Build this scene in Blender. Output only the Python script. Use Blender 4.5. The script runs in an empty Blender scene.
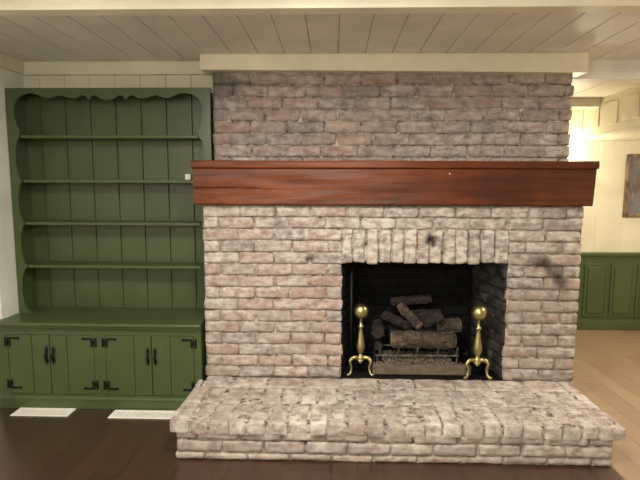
import bpy, bmesh, math, random
from mathutils import Vector, Matrix, noise
random.seed(7)
SC = bpy.context.scene
COL = SC.collection

# ------------------------------------------------------------------ camera
H = 1.349
cam_d = bpy.data.cameras.new('camera'); cam = bpy.data.objects.new('camera', cam_d); COL.objects.link(cam)
cam_d.sensor_width = 36.0; cam_d.lens = 27.0; cam_d.clip_start = 0.02
cam.matrix_world = Matrix(((0.999632, -0.006106, 0.026412, 0), (0.026916, 0.107664, -0.993823, 0),
                           (0.003225, 0.994169, 0.107789, H), (0, 0, 0, 1)))
SC.camera = cam

# ------------------------------------------------------------------ world, lights, exposure
SC.view_settings.view_transform = 'Standard'; SC.view_settings.look = 'None'
SC.view_settings.gamma = 1.0; SC.view_settings.use_curve_mapping = False
SC.view_settings.exposure = 0.0
W = bpy.data.worlds.new('world'); SC.world = W; W.use_nodes = True
W.node_tree.nodes['Background'].inputs[0].default_value = (1.0, 0.9, 0.75, 1)
W.node_tree.nodes['Background'].inputs[1].default_value = 0.03

def area(name, loc, size, power, col, rot=(0, 0, 0), spread=180):
    l = bpy.data.lights.new(name, 'AREA'); l.shape = 'DISK'; l.size = size; l.energy = power; l.color = col
    l.spread = math.radians(spread)
    o = bpy.data.objects.new(name, l); o.location = loc; o.rotation_euler = rot; COL.objects.link(o); return o
def point(name, loc, r, power, col):
    l = bpy.data.lights.new(name, 'POINT'); l.shadow_soft_size = r; l.energy = power; l.color = col
    o = bpy.data.objects.new(name, l); o.location = loc; COL.objects.link(o); return o
area('ceiling_lamp', (0.0, 1.30, 2.10), 0.28, 37, (1.0, 0.955, 0.89))
area('ceiling_lamp_left', (-1.0, 1.20, 2.10), 0.28, 18, (1.0, 0.955, 0.89))
point('fill_rear', (0.1, -0.9, 1.70), 0.12, 66, (1.0, 0.955, 0.885))  # added fill behind the camera, brightens the beam and ceiling
point('fill_rear_left', (-1.1, -0.9, 1.70), 0.12, 42, (1.0, 0.955, 0.885))  # second added fill, further left, no fixture known there
point('far_room_lamp', (2.08, 4.43, 1.62), 0.06, 17, (1.0, 0.90, 0.68))
point('floor_glare_fill', (3.05, 3.60, 1.50), 0.10, 10, (1.0, 0.93, 0.78))  # added source out of frame, puts glare on the right-hand floor
area('far_room_ceiling_lamp', (2.7, 3.5, 2.04), 0.25, 14, (1.0, 0.92, 0.76))
area('side_ceiling_lamp', (2.7, 2.5, 2.10), 0.25, 48, (1.0, 0.92, 0.78))

# ------------------------------------------------------------------ materials
def lin(c):
    c /= 255.0
    return c / 12.92 if c <= 0.04045 else ((c + 0.055) / 1.055) ** 2.4
def S(r, g, b): return (lin(r), lin(g), lin(b), 1.0)

class NT:
    def __init__(s, name):
        s.m = bpy.data.materials.new(name); s.m.use_nodes = True
        s.t = s.m.node_tree; s.p = s.t.nodes['Principled BSDF']
        s.geo = s.t.nodes.new('ShaderNodeTexCoord')
    def n(s, typ, **kw):
        q = s.t.nodes.new(typ)
        for k, v in kw.items(): setattr(q, k, v)
        return q
    def link(s, a, b): s.t.links.new(a, b)
    def vec(s, scale=(1, 1, 1)):
        mp = s.n('ShaderNodeMapping'); mp.inputs['Scale'].default_value = scale
        s.link(s.geo.outputs['Object'], mp.inputs['Vector']); return mp.outputs[0]
    def noise(s, scale, detail=4, rough=0.55, vscale=(1, 1, 1), dist=0.0):
        q = s.n('ShaderNodeTexNoise'); q.inputs['Scale'].default_value = scale
        q.inputs['Detail'].default_value = detail; q.inputs['Roughness'].default_value = rough
        q.inputs['Distortion'].default_value = dist
        s.link(s.vec(vscale), q.inputs['Vector']); return q.outputs['Fac']
    def ramp(s, fac, stops):
        r = s.n('ShaderNodeValToRGB'); cr = r.color_ramp
        while len(cr.elements) < len(stops): cr.elements.new(0.5)
        for e, (p, c) in zip(cr.elements, stops):
            e.position = p; e.color = c if len(c) == 4 else (*c, 1)
        s.link(fac, r.inputs[0]); return r.outputs[0]
    def gray(s, fac, a, b): return s.ramp(fac, [(a, (0, 0, 0, 1)), (b, (1, 1, 1, 1))])
    def mix(s, fac, a, b, mode='MIX'):
        q = s.n('ShaderNodeMix', data_type='RGBA', blend_type=mode)
        if isinstance(fac, (int, float)): q.inputs[0].default_value = fac
        else: s.link(fac, q.inputs[0])
        for i, v in ((6, a), (7, b)):
            if isinstance(v, tuple): q.inputs[i].default_value = v
            else: s.link(v, q.inputs[i])
        return q.outputs[2]
    def math(s, op, a, b=0.0):
        q = s.n('ShaderNodeMath', operation=op)
        for i, v in ((0, a), (1, b)):
            if isinstance(v, (int, float)): q.inputs[i].default_value = v
            else: s.link(v, q.inputs[i])
        return q.outputs[0]
    def bump(s, h, strength, dist=0.01):
        b = s.n('ShaderNodeBump'); b.inputs['Strength'].default_value = strength; b.inputs['Distance'].default_value = dist
        s.link(h, b.inputs['Height']); s.link(b.outputs[0], s.p.inputs['Normal'])
    def color(s, c):
        if isinstance(c, tuple): s.p.inputs['Base Color'].default_value = c
        else: s.link(c, s.p.inputs['Base Color'])
    def rough(s, r):
        if isinstance(r, (int, float)): s.p.inputs['Roughness'].default_value = r
        else: s.link(r, s.p.inputs['Roughness'])

def paint(name, col, rough=0.5, var=0.08, bump=0.05):
    k = NT(name); n = k.noise(3.5, 5)
    dark = tuple(c * (1 - var * 2) for c in col[:3]) + (1,)
    k.color(k.mix(k.gray(n, .35, .7), col, dark)); k.rough(rough)
    k.bump(k.noise(60, 3, vscale=(1, 1, .12)), bump, .004); return k.m

M = {}
M['cream'] = paint('cream_paint', S(228, 221, 197), .5)
M['beam'] = paint('beam_paint', S(240, 232, 206), .45)
M['ceil'] = paint('ceiling_paint', S(240, 236, 226), .55)
M['wallwhite'] = paint('white_wall_paint', S(240, 236, 222), .55)
M['farwall'] = paint('far_wall_paint', S(227, 219, 193), .5)
M['green'] = paint('green_paint', S(75, 87, 52), .34, .10, .08)
M['vent'] = paint('vent_enamel', S(246, 242, 232), .4, .03)
M['ventdark'] = paint('vent_backing_paint', S(212, 198, 186), .5, .03)  # pinkish backing colour between the louvres

k = NT('black_iron'); k.color(S(30, 31, 29)); k.rough(.5); k.p.inputs['Metallic'].default_value = .6
k.bump(k.noise(150, 3), .2, .002); M['iron'] = k.m
k = NT('grate_iron'); k.color(k.mix(k.gray(k.noise(40, 3), .4, .7), S(70, 66, 60), S(120, 114, 104))); k.rough(.5)
k.p.inputs['Metallic'].default_value = .5; M['grate'] = k.m
k = NT('brass'); k.color(k.mix(k.gray(k.noise(28, 4), .4, .75), S(188, 176, 128), S(150, 138, 98))); k.rough(.37)
k.p.inputs['Metallic'].default_value = 1; k.bump(k.noise(35, 3), .1, .004); M['brass'] = k.m

def brick_mat(name, soot=0.0, stains_and_pit=True):
    k = NT(name)
    at = k.n('ShaderNodeAttribute', attribute_name='tone')
    sep = k.n('ShaderNodeSeparateColor'); k.link(at.outputs['Color'], sep.inputs[0])
    hue, white, mort = sep.outputs[0], sep.outputs[1], sep.outputs[2]
    base = k.ramp(hue, [(0, S(108, 102, 98)), (.25, S(142, 127, 118)), (.5, S(152, 130, 118)), (.75, S(163, 130, 116)), (1, S(160, 145, 131))])
    big = k.noise(9, 6, .65); fine = k.noise(20, 5, .62); streak = k.noise(13, 5, .65, (1, 1, 2.4))
    base = k.mix(k.gray(big, .3, .75), base, k.mix(.45, base, S(70, 62, 58)))
    patch = k.noise(3.2, 4, .6)
    w = k.math('ADD', k.math('MULTIPLY', k.gray(fine, .38, .60), .5), k.math('MULTIPLY', k.gray(streak, .41, .59), .5))
    w = k.math('MULTIPLY', w, k.math('ADD', k.math('MULTIPLY', k.gray(patch, .3, .68), .7), .6))
    w = k.math('MULTIPLY', w, k.math('ADD', k.math('MULTIPLY', white, 1.15), .22))
    w = k.math('MINIMUM', w, 1.0)
    c = k.mix(w, base, S(212, 203, 192))
    mc = k.mix(k.gray(k.noise(28, 5, .65), .38, .66), S(200, 190, 176), S(78, 68, 60))
    c = k.mix(mort, c, mc)
    # pits and dirt with their own shape
    pit = k.gray(k.noise(45, 6, .75), .655, .72)
    c = k.mix(k.math('MULTIPLY', pit, .55), c, S(58, 50, 46))
    if stains_and_pit:
        for (x, y, z, r, s_) in STAINS_AND_PIT:
            d = k.n('ShaderNodeVectorMath', operation='DISTANCE')
            wob = k.n('ShaderNodeVectorMath', operation='ADD')
            nz = k.n('ShaderNodeTexNoise'); nz.inputs['Scale'].default_value = 22
            nz.inputs['Detail'].default_value = 4
            k.link(k.geo.outputs['Object'], nz.inputs['Vector'])
            sc = k.n('ShaderNodeVectorMath', operation='SCALE'); sc.inputs['Scale'].default_value = r * 1.6
            k.link(nz.outputs['Color'], sc.inputs[0])
            k.link(k.geo.outputs['Object'], wob.inputs[0]); k.link(sc.outputs[0], wob.inputs[1])
            k.link(wob.outputs[0], d.inputs[0]); d.inputs[1].default_value = (x + r * .8, y + r * .8, z + r * .8)
            f = k.n('ShaderNodeMapRange'); f.inputs['From Min'].default_value = r * 1.1; f.inputs['From Max'].default_value = r * .35
            k.link(d.outputs['Value'], f.inputs['Value'])
            c = k.mix(k.math('MULTIPLY', f.outputs[0], s_), c, S(40, 34, 31))
    if soot:
        c = k.mix(k.math('ADD', k.math('MULTIPLY', k.gray(big, .25, .7), 1 - soot), soot), c, S(9, 8, 7))
    k.color(c); k.rough(.85); k.p.inputs['Specular IOR Level'].default_value = .25
    hh = k.math('ADD', k.math('MULTIPLY', k.noise(48, 5, .7), 1.0), k.math('MULTIPLY', k.noise(120, 4, .7), .5))
    k.bump(hh, .7, .006); return k.m
FX, FY, FZ = 0.34, 2.80, 0.0       # base of the fireplace; stain and pit points are relative to it
def st(x, y, z, r, s): return (x - FX, y - FY, z - FZ, r, s)
STAINS_AND_PIT = [st(.573, 2.79, 1.05, .046, .95), st(.585, 2.79, 1.02, .022, .8), st(-.133, 2.79, .935, .034, .95), st(1.19, 2.79, .925, .06, .7),  # third mark paints the shade of a hole in the brickwork
          st(1.25, 2.79, .905, .06, .75), st(1.30, 2.79, .86, .055, .7), st(1.33, 2.79, .81, .055, .75),
          st(-.72, 3.05, 2.02, .11, .55), st(-.60, 3.05, 1.98, .08, .35), st(-.30, 2.79, 1.13, .05, .4)]
M['brick'] = brick_mat('whitewashed_brick')
M['sootbrick'] = brick_mat('sooty_brick', soot=.985, stains_and_pit=False)
M['sootlit'] = brick_mat('sooty_brick_lit', soot=.74, stains_and_pit=False)  # less soot: light falling on the right wall is put into its colour

k = NT('mantel_wood')
g = k.noise(5, 8, .6, (.35, 3, 5), .4); g2 = k.noise(2.2, 5, .6); g3 = k.noise(60, 4, .6, (.06, 1, 1.6))
c = k.ramp(g, [(.25, S(70, 31, 9)), (.45, S(108, 49, 11)), (.6, S(128, 62, 16)), (.8, S(86, 38, 11))])
c = k.mix(k.gray(g2, .45, .68), c, k.mix(.6, c, S(50, 22, 16)))
c = k.mix(k.math('MULTIPLY', k.gray(g3, .5, .75), .35), c, S(40, 16, 10))
g4 = k.noise(1.5, 3, .5, (1, .6, .9)); c = k.mix(k.math('MULTIPLY', k.gray(g4, .42, .64), .6), c, S(66, 36, 30))
kn = k.n('ShaderNodeTexVoronoi'); kn.inputs['Scale'].default_value = 3.2; k.link(k.vec((1, 1, 1.5)), kn.inputs['Vector'])
c = k.mix(k.math('MULTIPLY', k.ramp(kn.outputs['Distance'], [(.02, (1, 1, 1, 1)), (.07, (0, 0, 0, 1))]), .75), c, S(38, 16, 10))
k.color(c); k.rough(k.math('ADD', k.math('MULTIPLY', g, .25), .30)); k.p.inputs['Specular IOR Level'].default_value = .35; k.bump(k.math('ADD', g, g3), .25, .006); M['mantel'] = k.m

def plank_floor(name, c1, c2, c3, c4, cg):
    k = NT(name)
    sx = k.n('ShaderNodeSeparateXYZ'); k.link(k.geo.outputs['Object'], sx.inputs[0])
    wdt = .125
    u = k.math('DIVIDE', sx.outputs[0], wdt); fl = k.math('FLOOR', u); fr = k.math('FRACT', u)
    wn = k.n('ShaderNodeTexWhiteNoise', noise_dimensions='1D'); k.link(fl, wn.inputs['W'])
    v = k.math('ADD', k.math('DIVIDE', sx.outputs[1], 1.3), k.math('MULTIPLY', wn.outputs['Value'], 7.3))
    vfr = k.math('FRACT', v); vfl = k.math('FLOOR', v)
    cm = k.n('ShaderNodeCombineXYZ'); k.link(fl, cm.inputs[0]); k.link(vfl, cm.inputs[1])
    w2 = k.n('ShaderNodeTexWhiteNoise', noise_dimensions='2D'); k.link(cm.outputs[0], w2.inputs['Vector'])
    grain = k.noise(18, 6, .65, (5, .5, 1), .6)
    c = k.ramp(grain, [(.3, c1), (.55, c2), (.75, c3)])
    c = k.mix(k.math('MULTIPLY', w2.outputs['Value'], .45), c, c4)
    gap = k.math('ADD', k.math('LESS_THAN', fr, .03), k.math('LESS_THAN', vfr, .004))
    gap = k.math('MINIMUM', gap, 1.0)
    c = k.mix(gap, c, cg); k.color(c); k.rough(k.math('ADD', k.math('MULTIPLY', grain, .2), .26)); k.p.inputs['Specular IOR Level'].default_value = .8; k.p.inputs['Coat Weight'].default_value = .6; k.p.inputs['Coat Roughness'].default_value = .3
    k.bump(k.math('SUBTRACT', grain, k.math('MULTIPLY', gap, 2.0)), .12, .004); return k.m
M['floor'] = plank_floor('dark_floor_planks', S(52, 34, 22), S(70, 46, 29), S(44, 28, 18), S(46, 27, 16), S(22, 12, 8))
M['floorlight'] = plank_floor('tan_floor_planks', S(146, 119, 95), S(164, 137, 111), S(132, 102, 78), S(130, 92, 66), S(100, 70, 50))  # same plank pattern in lighter tan colours

k = NT('charred_log')
g = k.noise(26, 6, .7, (1, 1, 1)); big = k.noise(7, 4)
c = k.ramp(g, [(.3, S(34, 28, 23)), (.5, S(84, 70, 56)), (.72, S(138, 118, 94))])
c = k.mix(k.gray(big, .4, .7), c, k.mix(.6, c, S(30, 25, 22))); k.color(c); k.rough(.9); k.bump(g, .8, .01); M['log'] = k.m
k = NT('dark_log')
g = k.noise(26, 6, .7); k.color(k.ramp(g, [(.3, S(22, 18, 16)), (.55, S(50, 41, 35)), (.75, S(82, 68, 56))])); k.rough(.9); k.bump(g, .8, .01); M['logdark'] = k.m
k = NT('log_cut_end'); k.color(k.ramp(k.noise(30, 5), [(.3, S(96, 78, 60)), (.7, S(168, 146, 116))])); k.rough(.9); M['logend'] = k.m
k = NT('ember_granules'); g = k.noise(75, 4, .7)
k.color(k.ramp(g, [(.35, S(48, 40, 34)), (.55, S(112, 98, 82)), (.7, S(168, 152, 130))])); k.rough(.95); M['ember'] = k.m
k = NT('dusty_steel_pan'); g = k.noise(16, 6, .7, (1, 1, 2)); k.color(k.ramp(g, [(.3, S(82, 70, 58)), (.7, S(124, 110, 94))])); k.rough(.8); M['pan'] = k.m
k = NT('painting_canvas')
g = k.noise(5, 6, .6); z = k.noise(9, 5, .7, (3, 1, .8))
c = k.ramp(g, [(.3, S(92, 92, 98)), (.5, S(122, 116, 116)), (.7, S(86, 60, 56))])
k.color(k.mix(k.gray(z, .6, .72), c, S(178, 160, 132))); k.rough(.3); M['canvas'] = k.m
k = NT('picture_frame_wood'); g = k.noise(30, 5, .6, (1, 1, .3)); k.color(k.ramp(g, [(.35, S(66, 46, 34)), (.7, S(150, 126, 98))])); k.rough(.4); M['frame'] = k.m
k = NT('white_plastic'); k.color(S(232, 230, 222)); k.rough(.4); M['plastic'] = k.m

# ------------------------------------------------------------------ helpers
def box(bm, x0, x1, y0, y1, z0, z1, bev=0.0, seg=2):
    vs = [bm.verts.new(p) for p in ((x0, y0, z0), (x1, y0, z0), (x1, y1, z0), (x0, y1, z0), (x0, y0, z1), (x1, y0, z1), (x1, y1, z1), (x0, y1, z1))]
    fs = [bm.faces.new([vs[i] for i in f]) for f in ((3, 2, 1, 0), (4, 5, 6, 7), (0, 1, 5, 4), (1, 2, 6, 5), (2, 3, 7, 6), (3, 0, 4, 7))]
    if bev > 0:
        es = list({e for f in fs for e in f.edges})
        bmesh.ops.bevel(bm, geom=es, offset=bev, segments=seg, affect='EDGES', profile=.5)
def quad(bm, pts): return bm.faces.new([bm.verts.new(p) for p in pts])
def extrude_poly(bm, pts, axis, a, b):
    """closed outline pts (2-D) swept along an axis from a to b"""
    def P(p, t):
        return {'x': (t, p[0], p[1]), 'y': (p[0], t, p[1]), 'z': (p[0], p[1], t)}[axis]
    A = [bm.verts.new(P(p, a)) for p in pts]; B = [bm.verts.new(P(p, b)) for p in pts]
    n = len(pts)
    for i in range(n): bm.faces.new((A[i], A[(i + 1) % n], B[(i + 1) % n], B[i]))
    bm.faces.new(A[::-1]); bm.faces.new(B)
    bmesh.ops.recalc_face_normals(bm, faces=bm.faces)
def tube(bm, pts, radii, seg=10, rough=0.0, cap=True):
    pts = [Vector(p) for p in pts]; rings = []
    if isinstance(radii, (int, float)): radii = [radii] * len(pts)
    up = Vector((0, 0, 1))
    for i, p in enumerate(pts):
        t = (pts[min(i + 1, len(pts) - 1)] - pts[max(i - 1, 0)]).normalized()
        a = t.cross(up)
        if a.length < .05: a = t.cross(Vector((1, 0, 0)))
        a.normalize(); b = t.cross(a).normalized()
        ring = []
        for j in range(seg):
            an = 2 * math.pi * j / seg; r = radii[i]
            q = p + (a * math.cos(an) + b * math.sin(an)) * r
            if rough:
                q += (a * math.cos(an) + b * math.sin(an)) * rough * (noise.noise(Vector((an * 3.2, i * .22, pts[0].x * 31))) + .6 * noise.noise(q * 70) - .7)
            ring.append(bm.verts.new(q))
        rings.append(ring)
    for A, B in zip(rings, rings[1:]):
        for j in range(seg): bm.faces.new((A[j], A[(j + 1) % seg], B[(j + 1) % seg], B[j]))
    caps = []
    if cap: caps = [bm.faces.new(rings[0][::-1]), bm.faces.new(rings[-1])]
    return caps
def lathe(bm, prof, c=(0, 0, 0), seg=24):
    rings = []
    for r, z in prof:
        if r < 1e-5: rings.append([bm.verts.new((c[0], c[1], c[2] + z))])
        else: rings.append([bm.verts.new((c[0] + r * math.cos(2 * math.pi * j / seg), c[1] + r * math.sin(2 * math.pi * j / seg), c[2] + z)) for j in range(seg)])
    for A, B in zip(rings, rings[1:]):
        for j in range(seg):
            i2 = (j + 1) % seg
            if len(A) == 1 and len(B) == 1: continue
            if len(A) == 1: bm.faces.new((A[0], B[j], B[i2]))
            elif len(B) == 1: bm.faces.new((A[j], A[i2], B[0]))
            else: bm.faces.new((A[j], A[i2], B[i2], B[j]))
    if len(rings[0]) > 1: bm.faces.new(rings[0][::-1])
    if len(rings[-1]) > 1: bm.faces.new(rings[-1])
def world_of(o):
    v = Vector((0, 0, 0))
    while o: v += Vector(o.location); o = o.parent
    return v
def link(name, bm, mats, parent=None, smooth=False, origin=None):
    """bm in room coordinates -> ONE mesh object, its origin at the parent's base (or at origin)"""
    off = world_of(parent) if parent else Vector(origin or (0, 0, 0))
    bmesh.ops.translate(bm, verts=bm.verts, vec=-off)
    me = bpy.data.meshes.new(name); bm.normal_update(); bm.to_mesh(me); bm.free()
    for m in (mats if isinstance(mats, list) else [mats]): me.materials.append(m)
    if smooth: me.polygons.foreach_set('use_smooth', [True] * len(me.polygons))
    o = bpy.data.objects.new(name, me); COL.objects.link(o)
    if parent: o.parent = parent
    else: o.location = off
    return o
def tag(o, label, cat, group=None, kind=None):
    o['label'] = label; o['category'] = cat
    if group: o['group'] = group
    if kind: o['kind'] = kind
    return o
def thing(name, loc, label, cat, group=None):
    o = bpy.data.objects.new(name, None); o.empty_display_size = .1; o.location = loc; COL.objects.link(o)
    return tag(o, label, cat, group)
def struct(name, bm, m, label, cat, parent=None, smooth=False):
    o = link(name, bm, m, parent, smooth); o['kind'] = 'structure'
    if not parent: o['label'] = label; o['category'] = cat
    return o
def copy_tree(o, parent=None):
    c = o.copy(); COL.objects.link(c); c.parent = parent
    for ch in list(o.children): copy_tree(ch, c)
    return c
def smoothstep(a, b, x):
    t = max(0, min(1, (x - a) / (b - a))); return t * t * (3 - 2 * t)

# ------------------------------------------------------------------ the setting
CE = 2.155
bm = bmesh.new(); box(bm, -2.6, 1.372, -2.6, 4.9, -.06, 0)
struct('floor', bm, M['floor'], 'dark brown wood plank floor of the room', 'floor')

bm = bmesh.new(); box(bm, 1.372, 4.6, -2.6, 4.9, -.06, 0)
struct('floor_right', bm, M['floorlight'], 'plank floor coloured lighter tan right of the hearth', 'floor')

# ceiling of boards running front to back, V-grooves between them
def grooved(bm, u0, u1, first, step, emit, g=.005, d=.009):
    us = [u0]; k_ = math.ceil((u0 - first) / step)
    prof = [(u0, 0)]
    while first + k_ * step < u1 - g:
        u = first + k_ * step
        if u > u0 + g: prof += [(u - g, 0), (u, d), (u + g, 0)]
        k_ += 1
    prof.append((u1, 0)); emit(bm, prof)
def emit_ceiling(y0, y1, z, back=.05):
    def f(bm, prof):
        out = [(u, z + d) for u, d in prof] + [(prof[-1][0], z + back), (prof[0][0], z + back)]
        extrude_poly(bm, out, 'y', y0, y1)
    return f
bm = bmesh.new(); grooved(bm, -2.6, 4.6, -.619, .1613, emit_ceiling(-2.6, 3.18, CE))
struct('ceiling', bm, M['ceil'], 'cream board ceiling with grooves running towards the fireplace', 'ceiling')
bm = bmesh.new(); grooved(bm, .9, 4.6, 1.1, .40, emit_ceiling(3.27, 4.9, 2.09, .11))
struct('ceiling_beyond', bm, M['farwall'], 'lower board ceiling of the room beyond the fireplace', 'ceiling')

def emit_wall_y(z0, z1, y, back=.08):
    def f(bm, prof):
        out = [(u, y + d) for u, d in prof] + [(prof[-1][0], y + back), (prof[0][0], y + back)]
        extrude_poly(bm, out, 'z', z0, z1)
    return f
bm = bmesh.new(); grooved(bm, -2.14, -.60, -1.923, .1667, emit_wall_y(0, CE, 3.18))
struct('wall_back', bm, M['cream'], 'cream plank wall above the green shelves', 'wall')
bm = bmesh.new(); box(bm, -2.14, -2.025, 2.822, 3.18, 0, CE); box(bm, -2.14, -2.052, 2.74, 2.822, 0, CE)
box(bm, -2.2, -2.066, -2.5, 2.74, 0, CE)
struct('wall_left', bm, M['wallwhite'], 'white wall at the left end of the green cabinets', 'wall')
bm = bmesh.new(); box(bm, -2.6, 4.6, -2.6, -2.5, 0, CE)
struct('wall_rear', bm, M['cream'], 'cream wall behind the viewer', 'wall')
bm = bmesh.new(); box(bm, 4.5, 4.6, -2.5, 4.9, 0, CE)
struct('wall_right', bm, M['cream'], 'cream wall at the far right of the rooms', 'wall')
bm = bmesh.new(); grooved(bm, .9, 4.5, 2.02, .24, emit_wall_y(0, 2.2, 4.637), .004, .004)
struct('wall_far', bm, M['farwall'], 'pale yellow panelled wall of the room beyond the fireplace', 'wall')
bm = bmesh.new(); box(bm, .9, 1.0, 3.66, 4.637, 0, 2.2)
struct('wall_inner', bm, M['farwall'], 'wall behind the brick fireplace in the next room', 'wall')

# trims: crown frieze, beams, header, fascia
bm = bmesh.new(); box(bm, -2.025, -.80, 3.155, 3.18, 2.072, CE, .003); box(bm, -2.025, -2.003, 2.822, 3.155, 2.072, CE, .003)
struct('trim_1', bm, M['cream'], 'cream frieze board along the ceiling above the green shelves', 'trim')
bm = bmesh.new()
zs = (2.064, 2.040); x0, x1 = -.814, 1.517; y0, y1 = 2.995, 3.13
vs = [bm.verts.new(p) for p in ((x0, y0, zs[0]), (x1, y0, zs[1]), (x1, y1, zs[1]), (x0, y1, zs[0]), (x0, y0, CE), (x1, y0, CE), (x1, y1, CE), (x0, y1, CE))]
fs = [bm.faces.new([vs[i] for i in f]) for f in ((3, 2, 1, 0), (4, 5, 6, 7), (0, 1, 5, 4), (1, 2, 6, 5), (2, 3, 7, 6), (3, 0, 4, 7))]
bmesh.ops.bevel(bm, geom=list(bm.edges), offset=.004, segments=2, affect='EDGES')
struct('trim_2', bm, M['beam'], 'cream beam along the top of the brick chimney', 'beam')
bm = bmesh.new(); box(bm, -2.6, 4.5, 1.972, 2.045, 2.052, CE, .004)
struct('trim_3', bm, M['beam'], 'cream ceiling beam crossing the room nearest the viewer', 'beam')
bm = bmesh.new(); box(bm, 1.30, 4.5, 3.17, 3.28, 2.040, CE + .04, .004)
struct('trim_4', bm, M['ceil'], 'cream header over the opening right of the chimney', 'beam')
bm = bmesh.new(); box(bm, 1.0, 2.19, 4.10, 4.2, 2.02, 2.10, .004)
struct('trim_5', bm, M['farwall'], 'cream beam crossing the ceiling of the next room', 'beam')
bm = bmesh.new(); box(bm, 2.19, 4.5, 3.28, 4.637, 1.795, 2.10)
for i in range(5):           # raised panels on the soffit face
    ya = 3.32 + i * .26; box(bm, 2.184, 2.19, ya, ya + .20, 1.86, 2.035, .004)
struct('trim_6', bm, M['farwall'], 'panelled cream soffit box in the room beyond the opening', 'soffit')

# green wainscot of the far room
ws = bpy.data.objects.new('trim_7', None); ws.location = (2.8, 4.637, 0); COL.objects.link(ws)
ws['kind'] = 'structure'; ws['label'] = 'green panelled wainscot under the pale yellow far wall'; ws['category'] = 'wainscot'
bm = bmesh.new()
box(bm, 1.0, 4.5, 4.60, 4.637, .095, .735); box(bm, 1.0, 4.5, 4.575, 4.637, .715, .747, .006); box(bm, 1.0, 4.5, 4.592, 4.637, .69, .715, .004)
struct('wainscot_rail', bm, M['green'], '', '', ws)
bm = bmesh.new(); box(bm, 1.0, 4.5, 4.56, 4.637, 0, .10, .005); struct('wainscot_base', bm, M['green'], '', '', ws)
xp = 2.41
for i in range(-2, 5):
    a = xp + i * .248; b = a + .222
    if a < 1.0: continue
    bm = bmesh.new()
    f = .014
    box(bm, a, b, 4.588, 4.60, .125, .640, .004)
    box(bm, a + .028, b - .028, 4.580, 4.59, .155, .612, .009)
    struct('wainscot_panel', bm, M['green'], '', '', ws)

# ------------------------------------------------------------------ brick fireplace
fire = thing('brick_fireplace', (FX, FY, 0), 'large whitewashed brick fireplace with raised brick hearth', 'fireplace')

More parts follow.
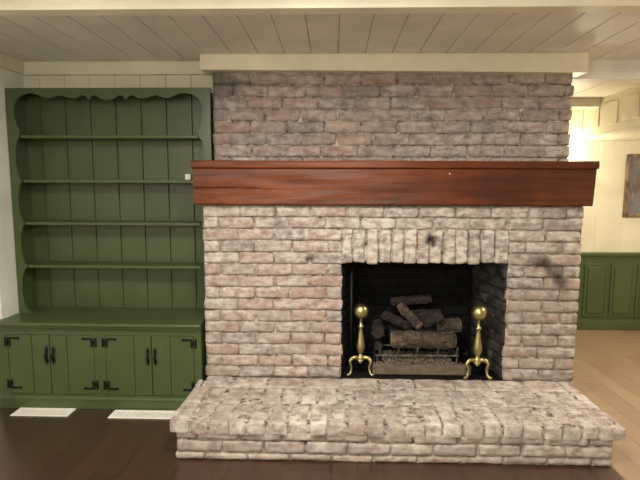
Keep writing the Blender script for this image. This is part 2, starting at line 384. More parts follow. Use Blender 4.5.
class Wall:
    """collects worn bricks and mortar on a plane: u along, v up, w out of the face"""
    def __init__(s, origin, U, V, N):
        s.o, s.U, s.V, s.N = Vector(origin), Vector(U), Vector(V), Vector(N)
        s.bm = bmesh.new(); s.tone = s.bm.loops.layers.float_color.new('tone')
    def P(s, u, v, w): return s.o + s.U * u + s.V * v + s.N * w
    def brick(s, u0, u1, v0, v1, hue, white, w=0.0, thick=.03, res=.017, amp=1.0):
        g = .0042
        u0 += g * random.uniform(.4, 1.3); u1 -= g * random.uniform(.4, 1.3); v0 += g * random.uniform(.3, 1.15); v1 -= g * random.uniform(.3, 1.0); amp *= 1.45
        nu = max(3, int((u1 - u0) / res)); nv = max(3, int((v1 - v0) / res))
        w += random.uniform(-.003, .003); tilt = random.uniform(-.004, .004); tu = random.uniform(-.02, .02)
        grid = []; rnd = .006 * amp
        cu, cv = (u0 + u1) / 2, (v0 + v1) / 2
        sd = Vector((random.random() * 50, random.random() * 50, random.random() * 50))
        # parameter lists with tight outer ring for the rounded arris
        us = [u0, u0 + rnd] + [u0 + rnd + (u1 - u0 - 2 * rnd) * i / nu for i in range(1, nu)] + [u1 - rnd, u1]
        vs = [v0, v0 + rnd] + [v0 + rnd + (v1 - v0 - 2 * rnd) * i / nv for i in range(1, nv)] + [v1 - rnd, v1]
        def disp(u, v):
            p = Vector((u, v, 0)) + sd
            du = noise.noise(p * 22) * .0045 * amp; dv = noise.noise(p * 22 + Vector((9, 4, 2))) * .003 * amp
            dw = noise.noise(p * 16) * .0025 * amp + noise.noise(p * 55) * .0012 * amp
            # chipped corners
            e = min(u - u0, u1 - u); h = min(v - v0, v1 - v)
            ch = max(0, .016 - math.hypot(max(e, 0), max(h, 0))) * (.5 + noise.noise(Vector((u * 3, v * 3, sd.z)) * 9))
            su = 1 if u < cu else -1; sv = 1 if v < cv else -1
            return u + du + su * ch * .35, v + dv + sv * ch * .3 + tu * (u - cu) * .25 + .006 * noise.noise(Vector((u * 2.3, v * 1.1, s.o.y * 3))), dw
        for j, v in enumerate(vs):
            row = []
            for i, u in enumerate(us):
                uu, vv, dw = disp(u, v)
                edge = (i in (0, len(us) - 1)) or (j in (0, len(vs) - 1))
                row.append(s.bm.verts.new(s.P(uu, vv, w + dw + tilt * (v - cv) / max(v1 - v0, .01) - (rnd * .8 if edge else 0))))
            grid.append(row)
        faces = []
        for A, B in zip(grid, grid[1:]):
            for i in range(len(A) - 1): faces.append(s.bm.faces.new((A[i], A[i + 1], B[i + 1], B[i])))
        ring = grid[0] + [r[-1] for r in grid[1:]] + grid[-1][-2::-1] + [r[0] for r in grid[-2:0:-1]]
        backs = [s.bm.verts.new(x.co - s.N * thick) for x in ring]
        for i in range(len(ring)):
            j = (i + 1) % len(ring); faces.append(s.bm.faces.new((ring[j], ring[i], backs[i], backs[j])))
        rim = {x: random.uniform(0, .75) for x in grid[0] + grid[-1]}
        for r_ in grid:
            rim[r_[0]] = random.uniform(0, .75); rim[r_[-1]] = random.uniform(0, .75)
        for f in faces:
            f.smooth = True
            for l in f.loops: l[s.tone] = (hue, white, rim.get(l.vert, 0), 1)
    def mortar(s, u0, u1, v0, v1, w, res=.02, amp=.0115):
        nu = max(1, int((u1 - u0) / res)); nv = max(1, int((v1 - v0) / res))
        g = [[s.bm.verts.new(s.P(u0 + (u1 - u0) * i / nu, v0 + (v1 - v0) * j / nv,
              w - .0080 * (amp > .005) + amp * noise.noise(Vector((u0 + (u1 - u0) * i / nu, v0 + (v1 - v0) * j / nv, 3)) * 13))) for i in range(nu + 1)] for j in range(nv + 1)]
        for A, B in zip(g, g[1:]):
            for i in range(nu):
                f = s.bm.faces.new((A[i], A[i + 1], B[i + 1], B[i]))
                for l in f.loops: l[s.tone] = (.5, .5, 1, 1)
    def solid(s, x0, x1, y0, y1, z0, z1):
        n0 = set(s.bm.faces); box(s.bm, x0, x1, y0, y1, z0, z1)
        for f in s.bm.faces:
            if f not in n0:
                for l in f.loops: l[s.tone] = (.3, .2, 1, 1)
    def course(s, u0, u1, v0, v1, off, hw, L=.2125, **kw):
        """a running-bond course; bricks cut at both ends"""
        cuts = [u0]; u = u0 + off
        while u < u1 - .035:
            if u > u0 + .035: cuts.append(u)
            u += L + random.uniform(-.006, .006)
        cuts.append(u1)
        for a, b in zip(cuts, cuts[1:]):
            hue, wh = hw((a + b) / 2, (v0 + v1) / 2); s.brick(a, b, v0, v1, hue, wh, **kw)

XL, XR = -.770, 1.446            # chimney breast sides
HZ = .203                        # hearth top
BZ = 1.247                       # breast top, under the mantel
OX0, OX1, OZ = .058, 1.025, .912 # fire opening
CH = .0677
def hw_lower(u, v):
    # the left part pinkish, the right greyer, whiter toward the lintel
    r = random.random()
    left = u < .1
    if left: hue = random.choice([.5, .62, .75, .8, .45, .12, .95, .7])
    else: hue = random.choice([.25, .3, .4, .12, .95, .5, .3])
    wh = .42 + random.uniform(-.15, .22)
    if v > .92: wh += .18
    if .05 < u < 1.05 and v > .9: wh += .22
    if u > 1.0 and v < .9: wh -= .08
    return hue, wh
def hw_upper(u, v):
    hue = random.choice([.12, .25, .3, .42, .5, .2, .3] if u > .3 else [.3, .5, .62, .7, .4, .15])
    return hue, .30 + random.uniform(-.12, .12) + max(0, (1.85 - v)) * .35

X, Z, NY = (1, 0, 0), (0, 0, 1), (0, -1, 0)
wl = Wall((0, FY, 0), X, Z, NY)
nc = round((BZ - HZ) / CH); ch = (BZ - HZ) / nc
lint0 = OZ; lint1 = 1.112
for i in range(nc):
    v0 = HZ + i * ch; v1 = v0 + ch; off = [.2125, .105][i % 2] + random.uniform(-.012, .012)
    jag = random.uniform(-.006, .006); jag2 = random.uniform(-.006, .006)
    if v0 > lint1 - .03:
        wl.course(XL + jag, XR + jag2, v0, v1, off, hw_lower)
    else:
        top = min(v1, 99)
        jl = OX0 if v1 < OZ + .04 else OX0 - .0
        jr = OX1 if v1 < OZ + .04 else OX1 + .0
        wl.course(XL + jag, jl + random.uniform(-.004, .006), v0, v1, off, hw_lower)
        wl.course(jr + random.uniform(-.006, .004), XR + jag2, v0, v1, off, hw_lower)
wl.mortar(XL + .006, OX0 - .004, HZ, BZ, -.0055); wl.mortar(OX1 + .004, XR - .006, HZ, BZ, -.0055)
wl.mortar(OX0 - .004, OX1 + .004, lint1 - .02, BZ, -.0055)
# the masonry mass behind the faces and above the opening
wl.solid(XL + .012, OX0 - .028, FY + .025, 3.64, 0, BZ - .002)
wl.solid(OX1 + .028, XR - .012, FY + .025, 3.64, 0, BZ - .002)
wl.solid(OX0 - .028, OX1 + .028, FY + .03, 3.64, OZ + .006, BZ - .002)
link('chimney_breast', wl.bm, M['brick'], fire)
# right-hand side of the breast
for (ux, nx, nm) in ((XR, 1, 'right'),):
    ws_ = Wall((ux, FY, 0), (0, 1, 0), Z, (nx, 0, 0))
    for i in range(nc):
        v0 = HZ + i * ch
        ws_.course(.006, .84, v0, v0 + ch, [.105, .2125][i % 2], hw_lower, res=.03)
    for i in range(3): ws_.course(.006, .84, i * .0677, i * .0677 + .0677, [.105, .2125][i % 2], hw_lower, res=.03)
    ws_.mortar(.004, .84, 0, BZ, -.006)
    link('side_face', ws_.bm, M['brick'], fire)

# soldier-course lintel
wn_ = Wall((0, FY, 0), X, Z, NY)
su = [.052, .120, .196, .272, .348, .421, .494, .568, .645, .720, .795, .866, .945, 1.031]
for a, b in zip(su, su[1:]):
    wn_.brick(a, b, lint0 - random.uniform(0, .010), lint1 + random.uniform(-.006, .004), random.choice([.12, .3, .95, .4]), .95 + random.uniform(-.15, .15), w=.002, amp=1.2, thick=.09)
wn_.mortar(.06, 1.022, lint0 + .008, lint1, -.006)
o = link('lintel', wn_.bm, M['brick'], fire); o['label'] = 'whiter upright bricks over the fire opening'

# upper chimney
UY = 3.05; UX0, UX1 = -.762, 1.464; UT = 2.10; UB = BZ
wu = Wall((0, UY, 0), X, Z, NY)
uc = .0735
nu_ = int((UT - UB) / uc) + 1
for i in range(nu_):
    v0 = UB + i * uc
    if v0 > 2.09: break
    wu.course(UX0 + random.uniform(-.010, .010), UX1 + random.uniform(-.012, .012), v0, min(v0 + uc, 2.13), [.222, .11][i % 2] + random.uniform(-.02, .02), hw_upper, L=.226)
wu.mortar(UX0 + .008, UX1 - .010, UB, 2.13, -.0055)
wu.solid(UX0 + .016, UX1 - .018, UY + .022, 3.64, UB, CE - .002)
link('upper_chimney', wu.bm, M['brick'], fire)
ws_ = Wall((UX1 - .004, UY, 0), (0, 1, 0), Z, (1, 0, 0))
for i in range(nu_):
    v0 = UB + i * uc
    if v0 > 2.02: break
    ws_.course(.006, .59, v0, v0 + uc, [.11, .222][i % 2], hw_upper, L=.226, res=.035)
ws_.mortar(.004, .59, UB, 2.04, -.006)
link('upper_side_face', ws_.bm, M['brick'], fire)

# firebox lining: splayed sides, back, floor, roof
FB = 3.27; bx0, bx1 = .155, .955
def lin_wall(p0, p1, zt, n):
    p0, p1 = Vector(p0), Vector(p1); U = (p1 - p0); Ln = U.length; U.normalize()
    N = Vector(n)
    N = (N - U * N.dot(U)).normalized()
    q = Wall((p0.x, p0.y, 0), U, Z, N)
    i = 0; v = HZ
    while v < zt - .02:
        q.course(0, Ln, v, min(v + CH, zt), [.2125, .105][i % 2], lambda a, b: (random.choice([.12, .25, .4]), .3), res=.03, thick=.02); v += CH; i += 1
    q.mortar(-.01, Ln + .01, HZ, zt, -.005); return q
for nm, a, b, n in (('firebox_back', (bx0, FB), (bx1, FB), (0, -1, 0)),):
    q = lin_wall((*a, 0), (*b, 0), OZ + .25, n); o = link('firebox_back', q.bm, M['sootbrick'], fire)
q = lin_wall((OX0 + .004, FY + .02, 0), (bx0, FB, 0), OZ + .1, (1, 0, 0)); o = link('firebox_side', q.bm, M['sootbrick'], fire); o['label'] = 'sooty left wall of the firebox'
q = lin_wall((bx1, FB, 0), (OX1 - .004, FY + .02, 0), OZ + .1, (-1, 0, 0)); o = link('firebox_side', q.bm, M['sootlit'], fire); o['label'] = 'sooty right wall of the firebox, coloured as lit'
q = Wall((0, 0, HZ), X, (0, 1, 0), (0, 0, 1)); q.mortar(OX0 - .02, OX1 + .02, FY - .02, FB + .02, -.008, amp=.002)
link('firebox_floor', q.bm, M['sootbrick'], fire)

# raised hearth
hx0, hx1, hy0 = -.803, 1.424, 2.230
hb = Wall((0, hy0 + .013, 0), X, Z, NY)
def hw_h(u, v): return random.choice([.95, .4, .5, .3, .95, .55, .9]), .46 + random.uniform(-.15, .2)
hz = [0.0, .038, .102, .155]
for i in range(3):
    hb.course(hx0 + .028 + random.uniform(-.004, .006), hx1 - .046 + random.uniform(-.01, .008), hz[i], hz[i + 1], [.15, .23, .11][i], hw_h, thick=.04)
hb.mortar(hx0 + .035, hx1 - .056, 0, .155, -.006)
hb.solid(hx0 + .05, hx1 - .07, hy0 + .05, 2.75, 0, .149); hb.solid(XL + .03, hx1 - .07, 2.75, FY - .02, 0, .149)
hb.solid(XL + .03, XR - .03, FY - .02, FY + .04, 0, .149)
link('hearth_base', hb.bm, M['brick'], fire)
for xs, nx in ((hx0 + .030, -1), (hx1 - .048, 1)):
    U = (0, 1, 0) if nx > 0 else (0, -1, 0)
    q = Wall((xs, hy0 + .022 if nx > 0 else 2.756, 0), U, Z, (nx, 0, 0))
    for i in range(3): q.course(0.004, 2.756 - hy0 - .03, hz[i], hz[i + 1], [.1, .2, .1][i], hw_h, thick=.03)
    q.mortar(.006, 2.756 - hy0 - .03, 0, .155, -.006)
    link('hearth_side', q.bm, M['brick'], fire)
# top: front row of headers, a second row, a stretcher row at the back
ht = Wall((0, 0, HZ), X, (0, 1, 0), (0, 0, 1))
rows = [(hy0, 2.452, .094, 1), (2.452, 2.655, .100, 0), (2.655, FY + .012, .2125, 0)]
for r, (ya, yb, L, front) in enumerate(rows):
    u = hx0; 
    first = True
    while u < hx1 - .03:
        b = u + L + random.uniform(-.008, .012)
        if b > hx1 - .05: b = hx1 + random.uniform(-.004, .006)
        hue, wh = hw_h(u, 0); wh += .06
        ht.brick(u if (r < 2 or u > hx0 + .01) else XL + .008, b, ya + (random.uniform(-.007, .006) if front else 0), yb, hue, wh, w=random.uniform(-.002, .002), thick=.050 if front else .04, amp=1.15)
        u = b
ht.brick(hx0, XL + .006, 2.655, 2.758, .4, .6, thick=.04, amp=.7)
ht.mortar(hx0 + .02, hx1 - .02, hy0 + .02, 2.75, -.0045, amp=.0048); ht.mortar(XL + .012, hx1 - .02, 2.75, FY + .01, -.0045, amp=.0048)
ht.solid(hx0 + .012, hx1 - .012, hy0 + .012, 2.752, .150, HZ - .012)
ht.solid(XL + .014, hx1 - .012, 2.752, FY - .004, .150, HZ - .012)
link('hearth_top', ht.bm, M['brick'], fire)

# ------------------------------------------------------------------ mantel beam
man = thing('mantel_beam', (.34, 2.87, BZ), 'long red-brown wooden mantel beam across the brick fireplace', 'mantel')
def worn_box(x0, x1, y0, y1, z0, z1, nx, nz, f, r=.008):
    """closed beam: front grid displaced by f(x,z), rounded arrises, wavy lower edge"""
    bm = bmesh.new()
    prof = []
    n = nz
    prof += [(y0 + r, z0), (y0 + r * .3, z0 + r * .3), (y0, z0 + r)]
    prof += [(y0, z0 + r + (z1 - z0 - 2 * r) * i / n) for i in range(1, n)]
    prof += [(y0, z1 - r), (y0 + r * .3, z1 - r * .3), (y0 + r, z1), (y1, z1), (y1, z0)]
    rings = []
    for i in range(nx + 1):
        x = x0 + (x1 - x0) * i / nx; ring = []
        for (y, z) in prof:
            dx, dy, dz = f(x, y, z) if y < y1 - .01 else (f(x, y, z)[0], 0, 0)
            ring.append(bm.verts.new((x + dx, y + dy, z + dz)))
        rings.append(ring)
    m_ = len(prof)
    for A, B in zip(rings, rings[1:]):
        for j in range(m_): bm.faces.new((A[j], B[j], B[(j + 1) % m_], A[(j + 1) % m_]))
    bm.faces.new(rings[0]); bm.faces.new(rings[-1][::-1])
    bmesh.ops.recalc_face_normals(bm, faces=bm.faces); return bm
mz0, mz1 = 1.249, 1.462
def fm(x, y, z):
    p = Vector((x * 1.2, 0, z * 6))
    dy = noise.noise(p * 2.2) * .004 + noise.noise(Vector((x * 6, 2, z * 30))) * .0018
    # drying crack on the left part
    zc = 1.352 - .03 * (x + .8) + .004 * math.sin(x * 9)
    k_ = (1 - smoothstep(.15, .62, x + .81))
    dy += .012 * k_ * max(0, 1 - abs(z - zc) / .006)
    dz = 0
    if z < mz0 + .02: dz = .006 * noise.noise(Vector((x * 5, 7, 1))) + .003 * noise.noise(Vector((x * 19, 7, 1))); dz = abs(dz) if dz < 0 else dz
    dx = 0
    if x > 1.3: dx = .010 * (z - mz0) / .21
    return dx, dy, dz
bm = worn_box(-.806, 1.470, 2.762, 2.965, mz0, mz1, 170, 36, fm)
link('beam_body', bm, M['mantel'], man, smooth=False)
def fl(x, y, z):
    return 0, noise.noise(Vector((x * 4, 1, z * 25))) * .003, noise.noise(Vector((x * 2.5, 5, 0))) * .003 if z > 1.49 else noise.noise(Vector((x * 3.5, 9, 0))) * .002
bm = worn_box(-.813, 1.486, 2.748, 2.966, mz1 - .002, 1.503, 120, 6, fl, .007)
o = link('lip_board', bm, M['mantel'], man)
# nail heads
bm = bmesh.new(); lathe(bm, [(0, 0), (.004, 0), (.003, .002), (0, .003)], (0, 0, 0), 10)
bmesh.ops.rotate(bm, verts=bm.verts, cent=(0, 0, 0), matrix=Matrix.Rotation(math.radians(90), 3, 'X'))
bmesh.ops.translate(bm, verts=bm.verts, vec=(.66, 2.762, 1.432)); o = link('nail', bm, M['vent'], man); o['label'] = 'pale nail head'

# ------------------------------------------------------------------ green shelves and cabinet
CT = .543
HY = 2.976
hut = thing('open_hutch', (-1.398, 3.06, CT), 'dark green open bookcase with scalloped front and four shelves', 'bookcase')
hxl, hxr, htop = -2.019, -.778, 1.949
hx_up, cx_ = -.752, -1.3855      # the frame is wider above the mantel, past the brick edge
# profile of the frame's opening, left side (x, z), from the counter up to the corner circle
SH = [1.670, 1.396, 1.130, .855]          # shelf tops
def arc(z0, z1, xe, xm, n=14, xe2=None):
    out = []
    for i in range(n + 1):
        t = i / n; z = z0 + (z1 - z0) * t
        e = xe + ((xe2 if xe2 is not None else xe) - xe) * t
        out.append((e + (xm - e) * math.sqrt(max(0, math.sin(math.pi * t))) if 0 < t < 1 else e, z))
    return out
pe, pm = -1.946, -1.979
left = [(-1.945, CT)]
left += arc(CT, SH[3] - .012, -1.945, -1.990)[1:]
for a, b in ((3, 2), (2, 1), (1, 0)):
    left += arc(SH[a] - .012, SH[b] - .012, pe, pm)[1:]
# corner circle from the top shelf up to its crown
left += [(-1.941, 1.695), (-1.955, 1.730), (-1.970, 1.770), (-1.974, 1.815), (-1.967, 1.855), (-1.945, 1.890), (-1.910, 1.913), (-1.865, 1.922)]
def stile(mirror):
    pts = left + [(-1.865, htop - .004), (hxl, htop - .004), (hxl, CT)]
    if mirror: pts = [(2 * cx_ - x, z) for x, z in left + [(-1.865, htop - .004)]] + [(hx_up, htop - .004), (hx_up, 1.262), (hxr, 1.262), (hxr, CT)]
    bm = bmesh.new(); extrude_poly(bm, pts, 'y', HY, HY + .02); return bm
link('stile', stile(False), M['green'], hut); link('stile', stile(True), M['green'], hut)
half = [(-1.865, 1.922), (-1.83, 1.918), (-1.80, 1.906), (-1.765, 1.892), (-1.735, 1.893), (-1.712, 1.902), (-1.690, 1.909), (-1.665, 1.905), (-1.635, 1.895),
        (-1.600, 1.889), (-1.575, 1.893), (-1.555, 1.904), (-1.535, 1.910), (-1.518, 1.903), (-1.503, 1.882), (-1.496, 1.884), (-1.480, 1.905), (-1.462, 1.908), (-1.440, 1.896), (-1.42, 1.885)]
pts = half + [(cx_, 1.881)] + [(2 * cx_ - x, z) for x, z in half[::-1]]
pts = pts + [(pts[-1][0], htop - .004), (-1.865, htop - .004)]
bm = bmesh.new(); extrude_poly(bm, pts, 'y', HY, HY + .02); link('valance', bm, M['green'], hut)
bm = bmesh.new(); box(bm, hxl, hxr, HY + .001, 3.155, htop - .006, htop + .004, .001); box(bm, hxr, hx_up, HY + .001, 3.035, htop - .006, htop + .004, .001); link('top_board', bm, M['green'], hut)
for xa in (hxl, hxr - .02):
    bm = bmesh.new(); box(bm, xa, xa + .02, HY + .02, 3.142, CT, htop - .006); link('side_board', bm, M['green'], hut)
for z in SH:
    bm = bmesh.new(); box(bm, hxl + .02, hxr - .02, HY + .008 + .013, 3.142, z - .020, z, .003)
    box(bm, hxl + .078, -.830, HY + .004, HY + .024, z - .020, z, .003)
    link('shelf', bm, M['green'], hut)
def emit_panel(bm, prof):
    y = 3.142
    out = [(u, y + d) for u, d in prof] + [(prof[-1][0], y + .02), (prof[0][0], y + .02)]
    extrude_poly(bm, out, 'z', CT, htop - .006)
bm = bmesh.new(); grooved(bm, hxl + .002, hxr - .002, -1.905, .1655, emit_panel, .0045, .009); link('back_panel', bm, M['green'], hut)

# little white box on the shelf
bm = bmesh.new(); box(bm, -.925, -.888, 3.0, 3.035, SH[1], SH[1] + .036, .003)
box(bm, -.918, -.895, 2.998, 3.001, SH[1] + .008, SH[1] + .026, .001)
tag(link('small_box', bm, M['plastic'], origin=(-.905, 3.017, SH[1])), 'tiny white box on the second green shelf beside the mantel', 'box')

# countertop
top = thing('countertop', (-1.41, 2.95, CT - .03), 'dark green countertop between bookcase and lower cabinet', 'countertop')
bm = bmesh.new()
def nosing(y0, z1, t=.026, n=8):
    r = t / 2
    return [(y0 + r - r * math.cos(math.radians(a)) if False else y0 + r - r * math.sin(math.radians(a)), z1 - r + r * math.cos(math.radians(a))) for a in [180 * i / n for i in range(n + 1)]]
pr = nosing(2.742, CT) + [(2.82, CT - .026), (2.82, CT)]
extrude_poly(bm, pr, 'x', -2.048, -.782)
bm2 = bmesh.new(); box(bm, -2.020, -.782, 2.819, 3.165, CT - .026, CT)
bm2.free()
link('top_slab', bm, M['green'], top)
bm = bmesh.new()
cove = [(2.752, CT - .026), (2.752, CT - .032), (2.757, CT - .036), (2.762, CT - .043), (2.764, CT - .05), (2.771, CT - .05), (2.771, CT - .026)]
extrude_poly(bm, cove, 'x', -2.040, -.785); link('cove_moulding', bm, M['green'], top)

cab = thing('base_cabinet', (-1.41, 2.95, 0), 'low green cabinet with four plank doors and black hinges', 'cabinet')
CY = 2.772
bm = bmesh.new(); cx0, cx1 = -2.036, -.786
box(bm, cx0, cx1, CY, CY + .022, .465, CT - .0265)      # top rail
box(bm, cx0, cx1, CY, CY + .022, .062, .088)           # bottom rail
for a, b in ((cx0, -1.966), (-1.436, -1.368), (-.828, cx1)): box(bm, a, b, CY, CY + .022, .088, .465)
link('face_frame', bm, M['green'], cab)
bm = bmesh.new(); box(bm, cx0 + .002, cx0 + .02, CY + .022, 2.815, .0, CT - .0265); box(bm, -2.02, -2.004, 2.815, 3.16, 0, CT - .0265); box(bm, cx1 - .02, cx1 - .002, CY + .022, 3.16, 0, CT - .0265)
box(bm, -2.004, cx1 - .02, 3.14, 3.16, 0, CT - .0265); box(bm, -2.004, cx1 - .02, CY + .03, 3.14, .06, .078); link('carcass', bm, M['green'], cab)
bm = bmesh.new(); box(bm, cx0, cx1, CY - .006, CY + .016, 0, .060, .002)
mo = [(CY - .010, .060), (CY - .010, .066), (CY - .004, .074), (CY + .002, .078), (CY + .002, .060)]
extrude_poly(bm, mo, 'x', cx0, cx1); link('toe_board', bm, M['green'], cab)

def hinge_mesh(cx, z, side, up):
    """HL hinge: two uprights, the crossbar, the L arm lying along the door; side=+1 arm to the right"""
    bm = bmesh.new(); y0, y1 = CY - .005, CY + .001; h = .028
    def bar(xa, xb, za, zb): box(bm, min(xa, xb), max(xa, xb), y0, y1, za, zb, .0012, 1)
    bar(cx - .019, cx - .008, z - h, z + h); bar(cx + .008, cx + .019, z - h, z + h); bar(cx - .009, cx + .009, z - .007, z + .007)
    tube(bm, [(cx, y0 - .001, z - .022), (cx, y0 - .001, z + .022)], .004, 8)
    zt = (z + h - .011) if up else (z - h)
    bar(cx + side * .018, cx + side * .066, zt, zt + .011)
    tip = cx + side * .066
    bar(tip - .004, tip + .006, zt - .003, zt + .014)
    for px, pz in ((cx - .0135, z + .018), (cx - .0135, z - .018), (cx + .0135, z), (cx + side * .045, zt + .0055)):
        tube(bm, [(px, y0 - .002, pz), (px, y0 + .001, pz)], .0035, 8)
    return bm
def handle_parts(hx, parent):
    bm = bmesh.new(); z = 0.0
    out = [(hx - .006, z + .035), (hx, z + .046), (hx + .006, z + .035), (hx + .010, z + .026), (hx + .005, z + .014), (hx + .005, z - .014),
           (hx + .010, z - .026), (hx + .006, z - .035), (hx, z - .046), (hx - .006, z - .035), (hx - .010, z - .026), (hx - .005, z - .014), (hx - .005, z + .014), (hx - .010, z + .026)]
    extrude_poly(bm, out, 'y', CY - .004, CY + .001)
    arcp = [(hx, CY - .004 - .020 * math.sin(math.pi * t / 8), z + .028 - .056 * t / 8) for t in range(9)]
    tube(bm, arcp, [.003, .0035, .004, .0045, .005, .0045, .004, .0035, .003], 8)
    bmesh.ops.scale(bm, verts=bm.verts, vec=(1.2, 1, 1.28), space=Matrix.Translation((-hx, 0, 0))); bmesh.ops.translate(bm, verts=bm.verts, vec=(0, 0, .335))
    return link('handle', bm, M['iron'], parent)
doors = [(-1.963, -1.711, -1.818, 'L', -1.728), (-1.706, -1.439, -1.602, 'R', -1.686), (-1.366, -1.089, -1.193, 'L', -1.108), (-1.084, -.831, -.972, 'R', -1.064)]
for (a, b, gr, hs, hx) in doors:
    d = bpy.data.objects.new('door', None); COL.objects.link(d); d.parent = cab; d.location = Vector(((a + b) / 2, CY, .09)) - world_of(cab)
    bm = bmesh.new(); box(bm, a, gr - .002, CY - .0005, CY + .018, .0905, .4625, .0018, 1); box(bm, gr + .002, b, CY - .0005, CY + .018, .0905, .4625, .0018, 1)
    box(bm, a + .004, b - .004, CY + .006, CY + .016, .092, .461)
    me_o = link('door', bm, M['green'], cab)
    bpy.data.objects.remove(d)
    ex = a - .002 if hs == 'L' else b + .002; sd = 1 if hs == 'L' else -1
    for z, up in ((.418, True), (.152, False)):
        link('hinge', hinge_mesh(ex, z, sd, up), M['iron'], me_o)
    handle_parts(hx, me_o)

# floor registers
def vent(x0, x1, y0, y1, label):
    t = thing('floor_vent', ((x0 + x1) / 2, (y0 + y1) / 2, 0), label, 'vent', 'floor vents along the cabinet')
    bm = bmesh.new(); w = .016
    for a in ((x0, x1, y0, y0 + w), (x0, x1, y1 - w, y1), (x0, x0 + w * 1.3, y0 + w, y1 - w), (x1 - w * 1.3, x1, y0 + w, y1 - w)): box(bm, *a, 0, .006, .0015, 1)
    link('vent_frame', bm, M['vent'], t)
    bm = bmesh.new(); box(bm, x0 + w * 1.3, x1 - w * 1.3, y0 + w, y1 - w, 0, .0012); link('vent_backing', bm, M['ventdark'], t)
    bm = bmesh.new(); n = 22; L = x1 - x0 - 2.6 * w
    for i in range(n):
        a = x0 + w * 1.3 + L * (i + .2) / n; box(bm, a, a + L / n * .62, y0 + w, y1 - w, .001, .0045)
    link('vent_louvre', bm, M['vent'], t); return t
vent(-1.905, -1.560, 2.665, 2.764, 'white floor register below the left pair of cabinet doors')
vent(-1.315, -.835, 2.655, 2.754, 'white floor register beside the left end of the brick hearth')

# ------------------------------------------------------------------ picture in the far room
pic = thing('picture', (3.03, 4.637, 1.08), 'framed dark painting on the pale yellow wall at far right', 'picture')
bm = bmesh.new(); a, b, z0, z1, w = 2.750, 3.32, 1.084, 1.672, .035
for q in ((a, a + w, z0, z1), (b - w, b, z0, z1), (a + w, b - w, z0, z0 + w), (a + w, b - w, z1 - w, z1)): box(bm, q[0], q[1], 4.607, 4.637, q[2], q[3], .006)
link('picture_frame', bm, M['frame'], pic)
bm = bmesh.new(); box(bm, a + w - .003, b - w + .003, 4.622, 4.633, z0 + w - .003, z1 - w + .003); link('canvas', bm, M['canvas'], pic)

# ------------------------------------------------------------------ andirons
def andiron(cx, cy, label, lift=0.0):
    t = thing('andiron', (cx, cy, HZ + lift), label, 'andiron', 'brass andirons in the fire opening')
    z = HZ + lift
    bm = bmesh.new(); R_ = .047
    ball = [(R_ * math.sin(math.pi * i / 16), .402 - R_ * math.cos(math.pi * i / 16)) for i in range(17)]; ball[0] = (0, ball[0][1]); ball[-1] = (0, ball[-1][1])
    lathe(bm, ball, (cx, cy, z), 32); link('ball', bm, M['brass'], t, smooth=True)
    bm = bmesh.new()
    prof = [(0, .095), (.020, .095), (.024, .106), (.022, .118), (.013, .128), (.011, .138), (.017, .144), (.025, .160), (.029, .178), (.027, .198), (.021, .225),
            (.015, .260), (.0115, .288), (.0115, .296), (.0175, .300), (.0185, .306), (.0175, .312), (.010, .316), (.008, .335), (.009, .352), (.016, .358), (.016, .363), (0, .366)]
    lathe(bm, prof, (cx, cy, z), 24); link('shaft', bm, M['brass'], t, smooth=True)
    for s in (-1, 1):
        bm = bmesh.new()
        pts = [(cx + s * .006, cy, z + .102), (cx + s * .030, cy - .003, z + .112), (cx + s * .050, cy - .006, z + .108), (cx + s * .062, cy - .010, z + .088),
               (cx + s * .060, cy - .012, z + .060), (cx + s * .056, cy - .015, z + .035), (cx + s * .060, cy - .020, z + .014), (cx + s * .072, cy - .026, z + .008), (cx + s * .084, cy - .030, z + .0085)]
        tube(bm, pts, [.014, .0145, .013, .012, .010, .0085, .0085, .0095, .006], 12); link('leg', bm, M['brass'], t, smooth=True)
    bm = bmesh.new(); lathe(bm, [(0, .072), (.010, .076), (.018, .086), (.022, .097), (0, .100)], (cx, cy, z), 20); link('pendant', bm, M['brass'], t, smooth=True)
    bm = bmesh.new(); tube(bm, [(cx, cy + .01, z + .10), (cx, cy + .06, z + .095), (cx, cy + .32, z + .090), (cx, cy + .34, z + .08), (cx, cy + .345, z + .0)], .009, 8); link('log_bar', bm, M['iron'], t, smooth=True)
    return t
andiron(.174, 2.866, 'brass ball-top andiron at the left of the fire opening')
andiron(.874, 2.822, 'brass ball-top andiron at the right, before the lit firebox wall', .009)

# ------------------------------------------------------------------ burner pan, grate, logs
pan = thing('burner_pan', (.555, 2.95, HZ), 'grey-brown burner pan with a bed of embers under the grate', 'burner')
bm = bmesh.new(); box(bm, .250, .856, 2.872, 2.884, HZ, HZ + .064, .003); link('front_plate', bm, M['pan'], pan)
bm = bmesh.new(); box(bm, .312, .762, 2.884, 3.10, HZ, HZ + .048, .004); link('tray', bm, M['pan'], pan)
bm = bmesh.new(); rr = random.Random(3)
for i in range(900):
    x = rr.uniform(.262, .845); y = 2.888 + .20 * rr.random() ** 1.4
    if y > 2.912: x = rr.uniform(.325, .75); r = rr.uniform(.006, .012)
    hgt = .052 + .022 * smoothstep(2.88, 2.96, y) + rr.uniform(-.003, .004)
    q = bmesh.ops.create_icosphere(bm, subdivisions=1, radius=r)
    rot = Matrix.Rotation(rr.random() * 6, 3, 'Z') @ Matrix.Rotation(rr.random() * 6, 3, 'X') @ Matrix.Diagonal((1.3, .9, .7))
    for v in q['verts']: v.co = rot @ v.co + Vector((x, y, HZ + hgt))
o = link('ember_bed', bm, M['ember'], pan); o['kind'] = 'stuff'

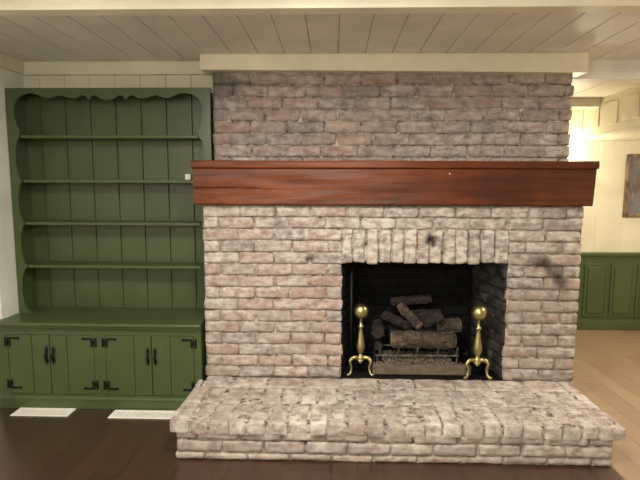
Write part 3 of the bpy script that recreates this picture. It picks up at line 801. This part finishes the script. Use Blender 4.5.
gr = thing('log_grate', (.54, 3.0, HZ), 'dark iron log grate with upturned fingers holding the logs', 'grate')
gz = HZ + .104
bm = bmesh.new(); tube(bm, [(.272, 2.925, gz), (.79, 2.925, gz + .002)], .007, 8); link('cross_bar', bm, M['grate'], gr)
bm = bmesh.new(); tube(bm, [(.300, 3.12, gz), (.77, 3.12, gz)], .007, 8); link('cross_bar', bm, M['grate'], gr)
for x in (.300, .415, .533, .660, .778):
    bm = bmesh.new(); tube(bm, [(x, 2.905, gz + .062), (x, 2.910, gz + .040), (x, 2.920, gz + .012), (x, 2.94, gz + .004), (x, 3.13, gz + .002), (x, 3.15, gz + .002)], .0068, 8)
    link('grate_bar', bm, M['grate'], gr)
for x in (.285, .782):
    for y in (2.93, 3.12):
        bm = bmesh.new(); tube(bm, [(x, y, HZ + .0), (x, y, gz)], .007, 8); link('leg', bm, M['grate'], gr)

def log(p0, p1, r0, r1, label, mat='log', bend=.0):
    p0, p1 = Vector(p0), Vector(p1); n = 30; bm = bmesh.new()
    pts = []; rad = []
    for i in range(n + 1):
        t = i / n; p = p0.lerp(p1, t); p.z += bend * math.sin(math.pi * t); pts.append(p)
        rad.append(r0 + (r1 - r0) * t + .004 * noise.noise(Vector((t * 6, p0.x * 9, 1))))
    rad[0] *= .9; rad[-1] *= .9
    c = (p0 + p1) / 2
    caps = tube(bm, pts, rad, 36, .009)
    o = link('log', bm, [M[mat]], origin=c, smooth=False)
    o['label'] = label; o['category'] = 'log'; o['group'] = 'logs on the grate'
    # sawn ends
    for e, q, r, dr in ((p0, p1, rad[0], (p0 - p1)), (p1, p0, rad[-1], (p1 - p0))):
        dr = dr.normalized(); b2 = bmesh.new(); tube(b2, [e - dr * .004, e + dr * .003], [r * .86, r * .8], 18); link('cut_end', b2, M['logend' if mat == 'log' else 'logdark'], o)
    return o
lz = gz + .014
log((.378, 2.995, .388), (.780, 2.993, .386), .060, .058, 'large front log lying along the grate fingers')
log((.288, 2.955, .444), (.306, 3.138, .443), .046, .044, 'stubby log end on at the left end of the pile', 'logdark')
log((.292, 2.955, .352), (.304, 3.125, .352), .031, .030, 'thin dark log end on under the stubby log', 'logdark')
log((.330, 3.045, .536), (.514, 3.077, .444), .034, .032, 'slanting log leaning down from the upper left of pile', 'logdark')
log((.439, 3.078, .589), (.552, 2.968, .485), .031, .033, 'split log slanting across the middle of the pile', 'log')
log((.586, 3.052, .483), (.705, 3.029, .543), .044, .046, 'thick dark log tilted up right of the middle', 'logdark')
log((.693, 3.097, .449), (.837, 3.072, .465), .044, .050, 'pale-ended log at the right end of the pile')
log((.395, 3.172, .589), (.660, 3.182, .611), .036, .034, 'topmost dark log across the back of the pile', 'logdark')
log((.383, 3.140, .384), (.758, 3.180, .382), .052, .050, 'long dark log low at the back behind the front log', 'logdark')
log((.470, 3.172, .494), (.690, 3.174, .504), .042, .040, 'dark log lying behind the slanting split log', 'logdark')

bm = bmesh.new(); tube(bm, [(.118, 2.93, HZ), (.118, 2.93, HZ + .66)], .011, 10); 
tag(link('gas_pipe', bm, M['iron'], origin=(.118, 2.93, HZ), smooth=True), 'thin dark upright pipe inside the left of the firebox', 'pipe')
